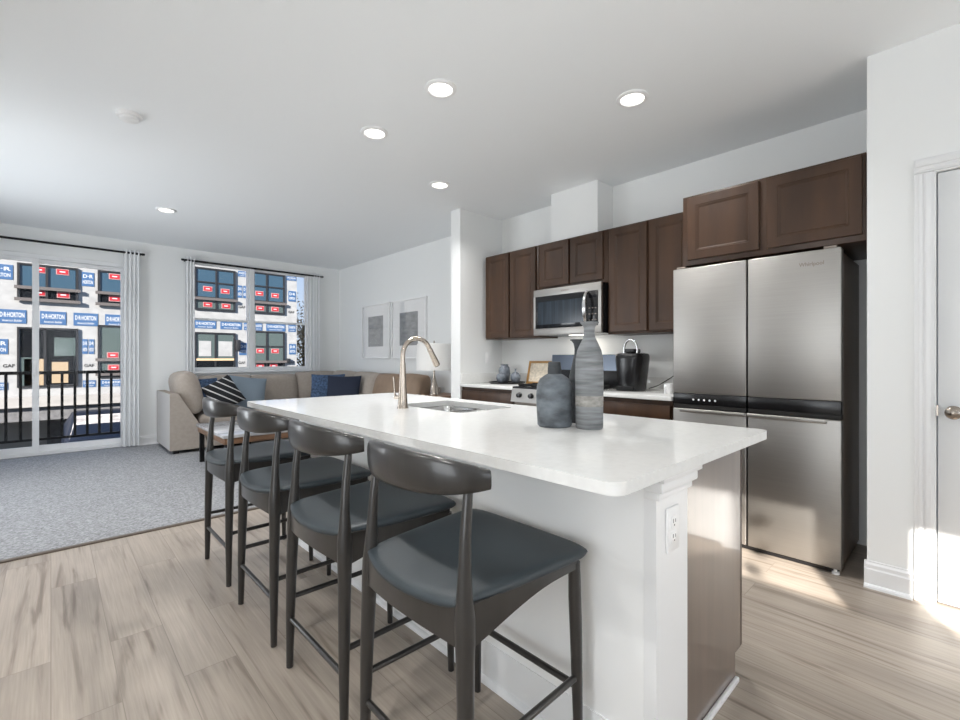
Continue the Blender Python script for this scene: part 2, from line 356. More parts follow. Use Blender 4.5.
# sliding glass door
sd = MB(); y0, y1 = YB+.02, YB+.12
sd.box(-1.06, y0, .006, -1.01, y1, 2.43); sd.box(.74, y0, .006, .79, y1, 2.43); sd.box(-1.01, y0, 2.38, .74, y1, 2.43); sd.box(-1.01, y0, .006, .74, y1, .045)
sd = struct(sd.build('door_2', M['trim']))
for nm, xa, xb, ya in (('sliding_panel', -1.009, -.105, YB+.03), ('sliding_panel', -.165, .739, YB+.075)):
    p = MB(); p.box(xa, ya, .046, xa+.055, ya+.04, 2.379); p.box(xb-.06, ya, .046, xb, ya+.04, 2.379); p.box(xa+.055, ya, 2.335, xb-.06, ya+.04, 2.379); p.box(xa+.055, ya, .046, xb-.06, ya+.04, .115)
    po = p.build(nm, M['trim'], sd)
    MB().box(xa+.055, ya+.017, .115, xb-.06, ya+.023, 2.335).build('pane', M['glass'], po)
MB().box(-.150, YB+.012, .95, -.128, YB+.030, 1.15, .005).build('handle', M['white'], sd)
# window over the sofa
wf = MB(); z0, z1 = .98, 2.61
wf.box(1.44, y0, z0, 1.48, y1, z1); wf.box(3.18, y0, z0, 3.22, y1, z1); wf.box(1.48, y0, z1-.03, 3.18, y1, z1); wf.box(1.48, y0, z0, 3.18, y1, z0+.03); wf.box(2.267, y0, z0+.03, 2.323, y1, z1-.03)
wf.box(1.40, YB-.05, z0-.025, 3.26, YB+.02, z0, .006)
wo_ = struct(wf.build('window_1', M['trim']))
for xa, xb in ((1.482, 2.265), (2.325, 3.178)):
    for za, zb, ya in ((1.012, 1.765, YB+.04), (1.735, 2.578, YB+.08)):
        p = MB(); p.box(xa, ya, za, xa+.028, ya+.035, zb); p.box(xb-.028, ya, za, xb, ya+.035, zb); p.box(xa+.028, ya, za, xb-.028, ya+.035, za+.03); p.box(xa+.028, ya, zb-.03, xb-.028, ya+.035, zb)
        po = p.build('sash', M['trim'], wo_)
        MB().box(xa+.028, ya+.014, za+.03, xb-.028, ya+.019, zb-.03).build('pane', M['glass'], po)
def plain_window(name, axis, pos, a0, a1, z0, z1, mull):
    f = MB(); e = .05
    def bx(u0, u1, w0, w1, t0=.02, t1=.08, tgt=None):
        t = tgt or f
        if axis == 'x': t.box(pos - t1, u0, w0, pos - t0, u1, w1)
        else: t.box(u0, pos - t1, w0, u1, pos - t0, w1)
    bx(a0, a0+e, z0, z1); bx(a1-e, a1, z0, z1); bx(a0+e, a1-e, z0, z0+e); bx(a0+e, a1-e, z1-e, z1)
    for u in mull: bx(u-.03, u+.03, z0+e, z1-e)
    o = struct(f.build(name, M['trim'])); g = MB(); bx(a0+e, a1-e, z0+e, z1-e, .045, .05, g); g.build('pane', M['glass'], o)
plain_window('window_2', 'x', XL, -2.79, -2.13, 1.93, 2.58, [])
plain_window('window_6', 'x', XL, -1.88, -1.21, 1.93, 2.58, [])  # pier added between the two high windows shades a band of the sun patch
plain_window('fill_window_3', 'x', XL, -.4, .95, .3, 2.2, [])  # unseen window added for the left fill lamp
plain_window('fill_window_5', 'x', XL, 4.3, 6.3, .4, 2.2, [5.3])  # added out of view to let the living room fill lamp in
struct(MB().box(-5.4, -3.25, -2.6, -5.0, 9, 6.5).build('sun_block_wall', M['wrap'], angle=0))  # unseen wall added to keep the sun out of the left fill windows
plain_window('fill_window_4', 'y', YF, -.3, 2.4, .5, 2.4, [1.05])  # opening added behind the camera for the front fill lamp

# ================================================================== CEILING FIXTURES
LP = [(1.645, 2.091, 'recessed round ceiling light nearest above the island, in the middle of the photo'),
      (1.633, 2.813, 'recessed ceiling light second along above the island, left of the nearest one'),
      (2.547, 1.384, 'recessed round ceiling light nearest the refrigerator'),
      (2.551, 3.257, 'recessed ceiling light in front of the microwave and far upper cabinets'),
      (.885, 5.777, 'small distant recessed ceiling light over the living room carpet'),
      (-.30, .55, 'added recessed ceiling light left of the camera, outside the view'), (.2, -1.6, 'added unseen recessed ceiling light behind the camera near the front window'),  # from here on: unseen downlights added to brighten the room
      (-.75, 1.6, 'added recessed ceiling light left of the island outside the view'), (-.75, 4.2, 'added unseen recessed ceiling light near the left wall of the living room')]
for x, y, lab in LP:
    t = thing('ceiling_light', lab, 'ceiling light', (x, y, CZ), 'recessed ceiling lights')
    MB().lathe((x, y, CZ), [(.092, 0), (.092, -.006), (.086, -.011), (.070, -.013), (.066, -.008), (.066, -.003)], 36, caps=False).build('trim_ring', M['white'], t)
    MB().lathe((x, y, CZ), [(.0001, -.0035), (.066, -.0035)], 36, caps=False).build('lens', M['lens'], t)
    l = lamp('bulb', 'AREA', (0, 0, -.02), (0, 0, -1), LAMP, (1, .99, .975), shape='DISK', size=.13, spread=R(135)); l.parent = t
x, y = .366, 3.681
t = thing('smoke_detector', 'white round smoke detector on the ceiling at the left', 'smoke detector', (x, y, CZ))
MB().lathe((x, y, CZ), [(.070, 0), (.070, -.012), (.064, -.020), (.0001, -.020)], 32, caps=False).build('base', M['white'], t)
MB().lathe((x, y, CZ), [(.052, -.020), (.050, -.036), (.040, -.042), (.0001, -.043)], 32, caps=False).build('sensor_cover', M['white'], t)

# ================================================================== ISLAND
IX0, IX1, IY0, IY1 = 1.175, 1.905, .585, 2.97
isl = thing('kitchen_island', 'long kitchen island base, white back and brown wood end panel, under the white countertop', 'kitchen island', (1.54, 1.78, 0))
MB().box(IX0, IY0+.02, 0, IX0+.03, IY1, .884).build('back_panel', M['ipaint'], isl)
mb = MB(); mb.box(IX0, .57, 0, 1.372, IY0+.0195, .80)
mb.box(IX0-.005, .560, .80, 1.385, IY0+.0195, .822, .004); mb.box(IX0-.012, .548, .822, 1.398, IY0+.0195, .852, .007); mb.box(IX0-.018, .540, .852, 1.408, IY0+.0195, .8835, .003)
mb.build('end_column', M['trim'], isl)
mb = MB(); mb.prism([(1.372, 0), (1.830, 0), (1.830, .10), (1.885, .10), (1.885, .8835), (1.372, .8835)], 'y', IY0+.003, IY0+.022); mb.build('end_panel', M['panel'], isl)
MB().box(1.885, IY0+.003, .10, 1.905, IY0+.045, .8835, .002).build('face_frame', M['cab'], isl)
MB().box(1.372, IY0+.022, .10, 1.885, IY1, .11).build('bottom_shelf', M['cab'], isl)
MB().box(1.800, IY0+.022, 0, 1.818, IY1, .10).build('toe_kick', M['dark'], isl)
MB().box(IX0+.03, IY1-.02, 0, 1.885, IY1, .884).build('far_end_panel', M['panel'], isl)
for k in range(4):
    ya = .635 + k*.582; dd = MB().box(1.885, ya, .115, 1.907, ya+.572, .872, .003).build('cabinet_door', M['cab'], isl)
mb = MB(); base_profile(mb, (IX0, .57), (IX0, IY1), (-1, 0)); mb.build('baseboard', M['trim'], isl)
mb = MB(); mb.box(1.372, IY0-.012, 0, 1.832, IY0+.003, .018, .004); mb.build('shoe_molding', M['trim'], isl)
# countertop with sink cut-out
CX0, CX1, CY0, CY1 = .872, 1.94, .507, 3.035
def rrect(x0, y0, x1, y1, r, n=6):
    out = []
    for cx, cy, a in ((x1-r, y1-r, 0), (x0+r, y1-r, 90), (x0+r, y0+r, 180), (x1-r, y0+r, 270)):
        for i in range(n + 1):
            t = R(a + 90*i/n); out.append((cx + r*math.cos(t), cy + r*math.sin(t)))
    return out
SX0, SX1, SY0, SY1 = 1.44, 1.82, 1.68, 2.24
mb = MB(); res = tri_fill(mb, [rrect(CX0, CY0, CX1, CY1, .035), rrect(SX0, SY0, SX1, SY1, .03)], .884)
fs = [f for f in mb.bm.faces]
ex = bmesh.ops.extrude_face_region(mb.bm, geom=fs); bmesh.ops.translate(mb.bm, verts=[g for g in ex['geom'] if isinstance(g, bmesh.types.BMVert)], vec=(0, 0, .030))
bmesh.ops.recalc_face_normals(mb.bm, faces=mb.bm.faces)
ct = mb.top('island_countertop', M['quartz'], (1.4, 1.77, .884), 30); tag(ct, 'long glossy white quartz countertop with rounded corner on the kitchen island', 'countertop')
# sink
sk = thing('kitchen_sink', 'double bowl stainless sink set in the island countertop', 'sink', (1.63, 1.96, .70))
ym = 1.955
for a, b in ((SY0-.004, ym-.012), (ym+.012, SY1+.004)):
    mb = MB(); rows = []
    for ins, z in ((0, .883), (.004, .874), (.010, .72), (.03, .705)):
        rows.append([(p[0], p[1], z) for p in rrect(SX0-.004+ins, a+ins, SX1+.004-ins, b-ins, .04)])
    mb.grid(rows, True, False); lo = rows[-1]; mb.poly([p for p in lo])
    bw = mb.build('bowl', M['sink'], sk)
    MB().lathe((1.63, (a+b)/2, .705), [(.04, .001), (.038, .004), (.02, .002), (.0001, .002)], 20, caps=False).build('drain', M['chrome'], bw)
MB().box(SX0+.02, ym-.012, .80, SX1-.02, ym+.012, .878, .004).build('divider', M['sink'], sk)
# faucet
fx, fy, fz = 1.362, 2.055, .914
fc = thing('kitchen_faucet', 'tall brushed nickel gooseneck faucet standing on the island beside the sink', 'faucet', (fx, fy, fz))
MB().lathe((fx, fy, fz), [(.030, 0), (.030, .004), (.027, .010), (.024, .05), (.0185, .13), (.0165, .20), (.0150, .24)], 24).build('body', M['nickel'], fc)
pts = [(fx, fy, fz+.235), (fx, fy, fz+.27)]; rr_ = .092
for i in range(0, 13):
    a = math.pi - i/12*math.pi*.87; pts.append((fx + rr_ + rr_*math.cos(a), fy, fz + .28 + rr_*1.0*math.sin(a)))
tip = Vector(pts[-1]); dr = (tip - Vector(pts[-2])).normalized()
MB().tube(pts, .0128, 14).build('spout', M['nickel'], fc)
sp = MB(); sp.tube([tip - dr*.002, tip + dr*.004, tip + dr*.035, tip + dr*.085, tip + dr*.105], [.0128, .0150, .0152, .0185, .0185], 16).build('spray_head', M['nickel'], fc)
MB().tube([tip + dr*.100, tip + dr*.109], [.0165, .0150], 16).build('spray_tip', M['blackm'], fc)
lv = MB(); lv.tube([(fx, fy+.015, fz+.055), (fx-.006, fy+.062, fz+.055)], [.012, .012], 14); lv.tube([(fx-.006, fy+.055, fz+.055), (fx-.010, fy+.062, fz+.075), (fx-.012, fy+.070, fz+.165)], [.006, .0052, .0045], 10); lv.build('lever_handle', M['nickel'], fc)
# outlet on the island column
ox, oz = 1.264, .705
t = thing('wall_outlet', 'white double outlet plate on the white end column of the island', 'outlet', (ox, .57, oz), None)
MB().box(ox-.036, .563, oz-.062, ox+.036, .5699, oz+.062, .003).build('cover_plate', M['white'], t)
for dz in (-.021, .021):
    r = MB().box(ox-.017, .5605, oz+dz-.016, ox+.017, .5635, oz+dz+.016, .002).build('socket', M['white'], t)
    s_ = MB(); s_.box(ox-.008, .5600, oz+dz-.002, ox-.0055, .5608, oz+dz+.009); s_.box(ox+.0055, .5600, oz+dz-.002, ox+.008, .5608, oz+dz+.007); s_.box(ox-.002, .5600, oz+dz-.011, ox+.002, .5608, oz+dz-.007); s_.build('slots', M['black'], r)

# ================================================================== STOOLS
def make_stool():
    c = thing('counter_stool', '', 'stool', (0, 0, 0), 'counter stools along the island')
    W_ = M['stool']
    for sg in (1, -1):
        P = [(-.215, .222, .004), (-.214, .219, .20), (-.211, .215, .38), (-.208, .211, .50), (-.206, .208, .56), (-.205, .206, .60), (-.205, .205, .64), (-.203, .203, .70), (-.199, .201, .78), (-.187, .198, .888)]
        Rr = [.0125, .0165, .0195, .0210, .0235, .0235, .0195, .0155, .0135, .0110]
        MB().tube([(a, b*sg, z) for a, b, z in P], Rr, 16).build('rear_leg', W_, c)
        P = [(.222, .213, .004), (.218, .211, .20), (.214, .209, .40), (.211, .207, .50), (.209, .206, .60)]
        MB().tube([(a, b*sg, z) for a, b, z in P], [.0115, .0150, .0180, .0185, .0170], 16).build('front_leg', W_, c)
    fr = MB()
    def apron(p0, p1, top, bot, bow, thick=.011, n=14):
        p0, p1 = Vector(p0), Vector(p1); t = (p1 - p0).normalized(); nn = Vector((-t.y, t.x)); rows = []
        for i in range(n + 1):
            f = i / n; q = p0.lerp(p1, f) + nn * bow * 4*f*(1-f); zt, zb = top(f), bot(f)
            a, b = q + nn*thick, q - nn*thick
            rows.append([(a.x, a.y, zb), (a.x, a.y, zt), (b.x, b.y, zt), (b.x, b.y, zb)])
        fr.grid(rows, True, True)
    arch = lambda f: .530 + .055*math.sin(min(1, f*1.25)*math.pi/2)**1.2
    for sg in (1, -1): apron((-.206, .209*sg), (.209, .208*sg), lambda f: .630 - .008*math.sin(f*math.pi) + .004*f, arch, 0)
    apron((-.206, .209), (-.206, -.209), lambda f: .630 - .022*math.sin(f*math.pi), lambda f: .530 + .020*math.sin(f*math.pi)**.7, -.030)
    apron((.209, .208), (.209, -.208), lambda f: .628 - .010*math.sin(f*math.pi), lambda f: .565 + .01*math.sin(f*math.pi), 0)
    fr.build('seat_frame', W_, c)
    # upholstered seat
    n = 22; T, B = [], []
    for i in range(n + 1):
        u = math.sin(math.pi/2*(-1 + 2*i/n)); rt, rb = [], []
        for j in range(n + 1):
            v = math.sin(math.pi/2*(-1 + 2*j/n)); f = (u + 1)/2
            hw = .205 + .050*f**.8
            x = -.222 + .467*f - .040*(1-v*v)*(1-f)**2 - .010*v*v*f*f*f + .010*f**4*(1-v*v)
            y = hw*v*(1 - .05*(u**6)*(v*v)); x -= .012*(v**6)*f**4
            e = max(0, (1-abs(u)**8)*(1-abs(v)**8))**.36
            zc = .628 - .010*(1-v*v)*(1-abs(u)**3) + .008*(v*v)*f - .008*(1-v*v)*(1-f)**2
            rt.append((x, y, zc + .020*e)); rb.append((x, y, zc - .020*e))
        T.append(rt); B.append(rb)
    st = MB(); st.grid(T); st.grid(B); bmesh.ops.remove_doubles(st.bm, verts=st.bm.verts, dist=1e-5); bmesh.ops.recalc_face_normals(st.bm, faces=st.bm.faces)
    st.build('seat', M['leather'], c, 60)
    # curved back rail: tall in the middle, narrow blunt tips
    rows = []; n = 36
    for i in range(n + 1):
        t = -1 + 2*i/n; a = abs(t)
        x = -.262 + .110*a**2.1; y = .232*math.sin(t*1.2)/math.sin(1.2)
        dx = .110*2.1*a**1.1*(1 if t > 0 else -1); dy = .232*1.2*math.cos(t*1.2)/math.sin(1.2)
        tx = Vector((dx, dy)).normalized(); nx = Vector((tx.y, -tx.x))
        h = .0225 + .029*(1 - a**2.2); th = .0115 + .004*(1-a*a); zc = .904 + .009*(1-a*a); tilt = .10*(1-a)
        sec = []
        for k in range(16):
            an = 2*math.pi*k/16; cz = math.copysign(abs(math.sin(an))**.75, math.sin(an))*h; cn = math.copysign(abs(math.cos(an))**.7, math.cos(an))*th - cz*tilt
            sec.append((x + nx.x*cn, y + nx.y*cn, zc + cz))
        rows.append(sec)
    MB().grid(rows, True, True).build('back_rail', W_, c, 50)
    for sg in (1, -1): MB().tube([(-.212, .217*sg, .27), (.216, .210*sg, .272)], .0095, 12).build('side_stretcher', W_, c)
    MB().tube([(.217, .211, .243), (.217, -.211, .243)], .0105, 12).build('footrest', W_, c)
    MB().tube([(-.213, .219, .19), (-.213, -.219, .19)], .0095, 12).build('rear_stretcher', W_, c)
    return c
def copy_tree(o, parent=None):
    c = o.copy(); COL.objects.link(c)
    if parent: c.parent = parent
    for ch in list(o.children): copy_tree(ch, c)
    return c
stool = make_stool()
SP = [(.880, .977, 'black leather counter stool nearest the camera, at the near end of the island'),
      (.880, 1.550, 'dark wood counter stool second from the camera along the island'),
      (.880, 2.165, 'dark wood counter stool third from the camera along the island'),
      (.885, 2.835, 'farthest dark wood counter stool, nearest the sofa and carpet')]
for i, (x, y, lab) in enumerate(SP):
    o = stool if i == 0 else copy_tree(stool)
    o.location = (x, y, 0); o['label'] = lab

# ================================================================== VASES ON THE ISLAND
v = MB(); v.lathe((1.440, 1.112, .914), [(.060, 0), (.066, .006), (.069, .06), (.0715, .12), (.068, .16), (.057, .185), (.036, .200), (.0255, .205)], 40, M['vase'], True)
v.lathe((1.440, 1.112, .914), [(.0265, .2045), (.026, .225), (.0235, .250), (.018, .252), (.016, .21)], 32, M['vased'], False)
tag(v.top('bottle_vase', None, (1.440, 1.112, .914)), 'short wide blue-grey bottle vase with stubby neck, left of the island trio', 'vase', 'clay vases on the island')
v = MB(); v.lathe((1.490, .986, .914), [(.047, 0), (.051, .006), (.0515, .085)], 40, M['vase2'])
v.lathe((1.490, .986, .914), [(.0516, .085), (.052, .125)], 40, M['band'], False)
v.lathe((1.490, .986, .914), [(.052, .125), (.0525, .20), (.051, .262), (.045, .295), (.033, .322), (.023, .342), (.0195, .362), (.0205, .385), (.034, .398), (.036, .402), (.029, .401), (.016, .37)], 40, M['vase2'], False)
tag(v.top('bottle_vase', None, (1.490, .986, .914)), 'tallest grey clay bottle vase with flared lip, right of the island trio', 'vase', 'clay vases on the island')
v = MB(); vx, vy = 1.592, 1.108
v.lathe((vx, vy, .914), [(.030, 0), (.036, .006), (.040, .10), (.036, .19), (.022, .25), (.0145, .285), (.0145, .305), (.018, .325), (.026, .336), (.032, .339), (.032, .343), (.024, .342), (.010, .30)], 32)
tag(v.top('bottle_vase', M['vased'], (vx, vy, .914)), 'slim dark vase with curled lip behind the other two island vases', 'vase', 'clay vases on the island')

# ================================================================== KITCHEN WALL
def shaker(mb, xf, y0, y1, z0, z1, th=.020, st=.055, rec=.010, ramp=.012):
    """recessed panel door facing -x at plane xf"""
    def ring(i, x): return [(x, y0+i, z0+i), (x, y1-i, z0+i), (x, y1-i, z1-i), (x, y0+i, z1-i)]
    b = .003
    rows = [ring(0, xf+th), ring(0, xf+b), ring(b, xf), ring(st, xf), ring(st+.004, xf+.004), ring(st+.008, xf+.004), ring(st+ramp+.006, xf+rec)]
    mb.grid(rows, True, True)
    return mb
def cabinet(name, label, cat, xf, y0, y1, z0, z1, doors, xb=XW-.002, side=None):
    t = thing(name, label, cat, ((xf+xb)/2, (y0+y1)/2, z0))
    mb = MB(); mb.box(xf+.021, y0, z0, xb, y1, z1, .0015); mb.build('body', M['cab'], t)
    for a, b, c, d_ in doors: shaker(MB(), xf, a, b, c, d_).build('door', M['cab'], t, 20)
    return t
UT = 2.268
cabinet('upper_cabinet', 'dark brown two-door upper cabinet left of the microwave, at the partition', 'cabinet', 3.415, 2.842, 3.575, 1.378, UT, [(3.225, 3.562, 1.392, UT-.012), (2.868, 3.205, 1.392, UT-.012)])
cabinet('upper_cabinet', 'short dark brown two-door cabinet directly above the microwave', 'cabinet', 3.415, 2.088, 2.840, 1.822, UT, [(2.482, 2.815, 1.850, UT-.012), (2.130, 2.462, 1.850, UT-.012)])
cabinet('upper_cabinet', 'tall dark brown two-door upper cabinet between microwave and refrigerator', 'cabinet', 3.415, 1.392, 2.086, 1.378, UT, [(1.735, 2.070, 1.396, UT-.012), (1.398, 1.715, 1.396, UT-.012)])
cabinet('upper_cabinet', 'deep dark brown two-door cabinet above the refrigerator', 'cabinet', 3.105, .372, 1.328, 1.800, 2.262, [(.868, 1.292, 1.832, 2.245), (.386, .826, 1.832, 2.245)])

def base_cab(label, y0, y1, n):
    t = thing('base_cabinet', label, 'cabinet', (3.44, (y0+y1)/2, 0))
    mb = MB(); mb.box(3.135, y0, .10, XW-.002, y1, .884); mb.box(3.19, y0, 0, XW-.002, y1, .10); mb.build('body', M['cab'], t)
    MB().box(3.114, y0+.012, .72, 3.134, y1-.012, .848, .003).build('drawer_front', M['cab'], t)
    w = (y1 - y0 - .024)/n
    for k in range(n): shaker(MB(), 3.114, y0+.012+k*w, y0+.008+(k+1)*w, .115, .700).build('door', M['cab'], t, 20)
base_cab('dark brown base cabinet left of the range against the partition', 2.872, 3.620, 2)
base_cab('dark brown base cabinet between the range and the refrigerator', 1.402, 2.104, 2)
for lab, a, b, sidep in (('white quartz counter left of the range, under the tray', 2.866, 3.622, True), ('white quartz counter right of the range, under the coffee maker', 1.396, 2.108, False)):
    t = thing('wall_countertop', lab, 'countertop', (3.42, (a+b)/2, .884))
    MB().box(3.098, a, .8845, XW-.001, b, .914, .002).build('slab', M['quartz'], t)
    mb = MB(); mb.box(XW-.018, a, .914, XW-.001, b, 1.016, .0015)
    if sidep: mb.box(3.11, b-.018, .914, XW-.018, b-.001, 1.016, .0015)
    mb.build('backsplash', M['quartz'], t)
# range
rg = thing('kitchen_range', 'stainless range with black cooktop below the microwave', 'stove', (3.40, 2.488, 0)); ra, rb = 2.112, 2.864
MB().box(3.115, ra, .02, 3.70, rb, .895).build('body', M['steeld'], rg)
MB().box(3.072, ra, .25, 3.113, rb, .755, .006).build('oven_door', M['steel'], rg)
MB().tube([(3.035, ra+.06, .735), (3.035, rb-.06, .735)], .011, 12).build('oven_handle', M['chrome'], rg)
MB().box(3.076, ra, .06, 3.113, rb, .24, .005).build('drawer', M['steel'], rg)
cp = MB().prism([(3.062, .785), (3.115, .785), (3.115, .905), (3.085, .905)], 'y', ra, rb); cpo = cp.build('control_panel', M['steel'], rg)
for k in range(5):
    yy = rb - .10 - k*.138; kn = MB(); xlathe(kn, (3.078, yy, .845), [(.026, -.004), (.026, .006), (.021, .010), (.019, .032), (.004, .034)], 20); kn.build('knob', M['black'], cpo)
    MB().box(3.040, yy-.003, .845, 3.048, yy+.003, .864).build('pointer', M['chrome'], cpo) if False else None
mb = MB(); mb.box(3.085, ra, .896, 3.66, rb, .921, .004); mb.build('cooktop', M['black'], rg)
for yy in (2.30, 2.68):
    g = MB()
    for k in range(3): g.box(3.14+k*.2, yy-.16, .930, 3.155+k*.2, yy+.16, .945)
    for k in (-1, 0, 1): g.box(3.14, yy+k*.15-.006, .922, 3.555, yy+k*.15+.006, .940)
    g.build('grate', M['blackm'], rg)
MB().box(3.662, ra, .90, 3.715, rb, 1.065, .003).build('backguard_lower', M['black'], rg)
MB().prism([(3.662, 1.066), (3.715, 1.066), (3.715, 1.212), (3.675, 1.212)], 'y', ra, rb).build('backguard_panel', M['panelgl'], rg)
# microwave
mw = thing('microwave', 'stainless over-the-range microwave with curved handle under the short cabinet', 'microwave', (3.53, 2.46, 1.40)); ma, mz, mX = 2.098, 2.830, 3.345
MB().box(mX+.03, ma, 1.392, XW-.01, mz, 1.818).build('housing', M['black'], mw)
MB().box(mX, ma, 1.752, mX+.03, mz, 1.818, .003).build('top_grille', M['steel'], mw)
mb = MB(); mb.box(mX, ma, 1.392, mX+.03, mz, 1.455, .003); mb.box(mX, mz-.025, 1.455, mX+.03, mz, 1.752); mb.box(mX, ma, 1.455, mX+.03, ma+.030, 1.752); mb.build('front_frame', M['steel'], mw)
MB().box(mX-.004, ma+.138, 1.455, mX+.028, mz-.025, 1.752, .002).build('door', M['mwglass'], mw)
MB().box(mX-.0055, ma+.175, 1.490, mX-.0035, mz-.055, 1.700).build('door_window', M['mwmesh'], mw)
mwp = MB().box(mX-.004, ma+.030, 1.455, mX+.028, ma+.136, 1.752, .002).build('control_panel', M['black'], mw)
for i in range(3):
    for j in range(3): MB().box(mX-.0052, ma+.044+.030*i, 1.50+.05*j, mX-.0038, ma+.058+.030*i, 1.508+.05*j).build('key', M['steeld'], mwp)
MB().box(mX-.0052, ma+.044, 1.69, mX-.0038, ma+.122, 1.715).build('display', M['mwglass'], mwp)
hp = []
for i in range(15):
    f = i/14; hp.append((mX-.010-.062*math.sin(f*math.pi)**.6, ma+.130-.010*math.sin(f*math.pi), 1.462+.285*f))
MB().tube(hp, [.013+.007*math.sin(i/14*math.pi) for i in range(15)], 12).build('handle', M['chrome'], mw)
tx = MB(); text_mesh(tx, 'Whirlpool', (mX, 2.47, 1.785), (0, -1, 0), (0, 0, 1), .026, M['steeld'], .01, width=.085); tx.build('badge', None, mw, 0)
hl = MB().box(mX+.16, 2.38, 1.3885, mX+.21, 2.54, 1.3915).build('added_hood_lamp', M['lens'], mw)  # glowing lens and lamp added under the microwave to brighten the backsplash
l = lamp('hood_fill', 'AREA', (0, 0, 0), (.2, 0, -1), 1.1, (1, .93, .82), shape='RECTANGLE', size=.18, size_y=.05); l.parent = mw; l.location = (mX+.185-3.53, 0, 1.385-1.40)
# refrigerator
FX, FA, FB = 3.10, .472, 1.385; FM = .930
fr = thing('refrigerator', 'stainless four-door refrigerator at the right end of the kitchen wall', 'refrigerator', (3.42, .93, 0))
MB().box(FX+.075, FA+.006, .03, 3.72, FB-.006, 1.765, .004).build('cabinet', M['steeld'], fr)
for a, b, nm in ((FA, FM-.004, 'upper_door'), (FM+.004, FB, 'upper_door')):
    u = MB().box(FX, a, .945, FX+.072, b, 1.780, .006, seg=3).build(nm, M['steel'], fr)
    st = MB().box(FX+.002, a+.001, .872, FX+.070, b-.001, .9445, .002).build('control_strip', M['black'], u)
    if a > .9:
        for k in range(5): xlathe(MB(), (FX+.0018, b-.135-k*.034, .905), [(.0065, 0), (.0001, .0003)], 10).build('icon', M['white'], st)
for a, b in ((FA, FM-.004), (FM+.004, FB)):
    l = MB().box(FX, a, .035, FX+.072, b, .842, .006, seg=3).build('lower_door', M['steel'], fr)
    MB().box(FX+.004, a+.002, .8425, FX+.070, b-.002, .871, .002).build('handle_recess', M['dark'], l)
    h0, h1 = (a+.06, b) if a < .9 else (a, b-.055)
    hb = MB(); hb.box(FX-.030, h0, .822, FX-.014, h1, .846, .005, seg=3); hb.box(FX-.016, h0+.01, .828, FX+.002, h0+.03, .840); hb.box(FX-.016, h1-.03, .828, FX+.002, h1-.01, .840); hb.build('bar_handle', M['steel'], l)
mb = MB(); mb.box(FX+.03, FA+.02, .005, FX+.08, FB-.02, .034); mb.build('kick_plate', M['black'], fr)
for yy in (FA+.03, FB-.03): MB().lathe((FX+.035, yy, 0), [(.018, 0.0), (.018, .012), (.010, .016), (.010, .036)], 14).build('foot', M['white'], fr)
tx = MB(); text_mesh(tx, 'Whirlpool', (FX, .605, 1.705), (0, -1, 0), (0, 0, 1), .030, M['steeld'], .012, width=.115); tx.build('badge', None, fr, 0)
for yy in (FA+.05, FB-.05): MB().box(FX+.01, yy-.03, 1.7805, FX+.11, yy+.03, 1.795, .003).build('hinge_cover', M['steeld'], fr)

# ---- things on the wall counters
ty, txx = 3.335, 3.51
t = MB().lathe((txx, ty, .914), [(.168, 0), (.186, .004), (.196, .016), (.192, .017), (.182, .008), (.0001, .008)], 40, caps=False); 
tag(t.top('serving_tray', M['black'], (txx, ty, .914)), 'black round tray holding the small round vases on the left wall counter', 'tray')
RV = [(3.582, 3.44, .056, .078, 'tall'), (3.44, 3.352, .050, .045, 'left'), (3.520, 3.222, .052, .052, 'right')]
for x, y, r, hc, kd in RV:
    z = .9225; lab = {'tall': 'tallest blue-grey round vase at the back of the black tray', 'left': 'low round blue-grey vase at the left front of the black tray', 'right': 'round blue-grey vase with tiny neck at the right of the black tray'}[kd]
    if kd == 'tall': pr_ = [(.030, 0), (.052, .02), (.060, .07), (.062, .12), (.055, .155), (.040, .168), (.038, .18), (.044, .19), (.036, .19), (.03, .16)]
    elif kd == 'left': pr_ = [(.022, 0), (.042, .014), (.052, .045), (.046, .08), (.030, .097), (.014, .102), (.010, .09)]
    else: pr_ = [(.022, 0), (.042, .014), (.053, .050), (.048, .084), (.030, .105), (.011, .114), (.009, .140), (.012, .146), (.006, .13)]
    tag(MB().lathe((x, y, z), pr_, 28).top('round_vase', M['bluegl'], (x, y, z)), lab, 'vase', 'round vases on the tray')
# small framed print leaning on the wall
t = thing('framed_print', 'small gold framed print leaning on the wall beside the range', 'picture frame', (3.66, 2.99, .914))
pa, pb, ph = 2.875, 3.175, .235
def lean(z): return 3.640 + z*.24
def leanbox(mb, y0, y1, z0, z1, d0, d1):
    pts = [(lean(z0)+d0, z0), (lean(z0)+d1, z0), (lean(z1)+d1, z1), (lean(z1)+d0, z1)]
    mb.prism([(x, .9145+z) for x, z in pts], 'y', y0, y1)
f_ = MB(); leanbox(f_, pa, pb, 0, .022, -.012, .010); leanbox(f_, pa, pb, ph-.022, ph, -.012, .010); leanbox(f_, pa, pa+.022, .022, ph-.022, -.012, .010); leanbox(f_, pb-.022, pb, .022, ph-.022, -.012, .010); f_.build('frame', M['gold'], t, 20)
f_ = MB(); leanbox(f_, pa+.022, pb-.022, .022, ph-.022, -.004, .006); f_.build('print', M['paper'], t, 20)
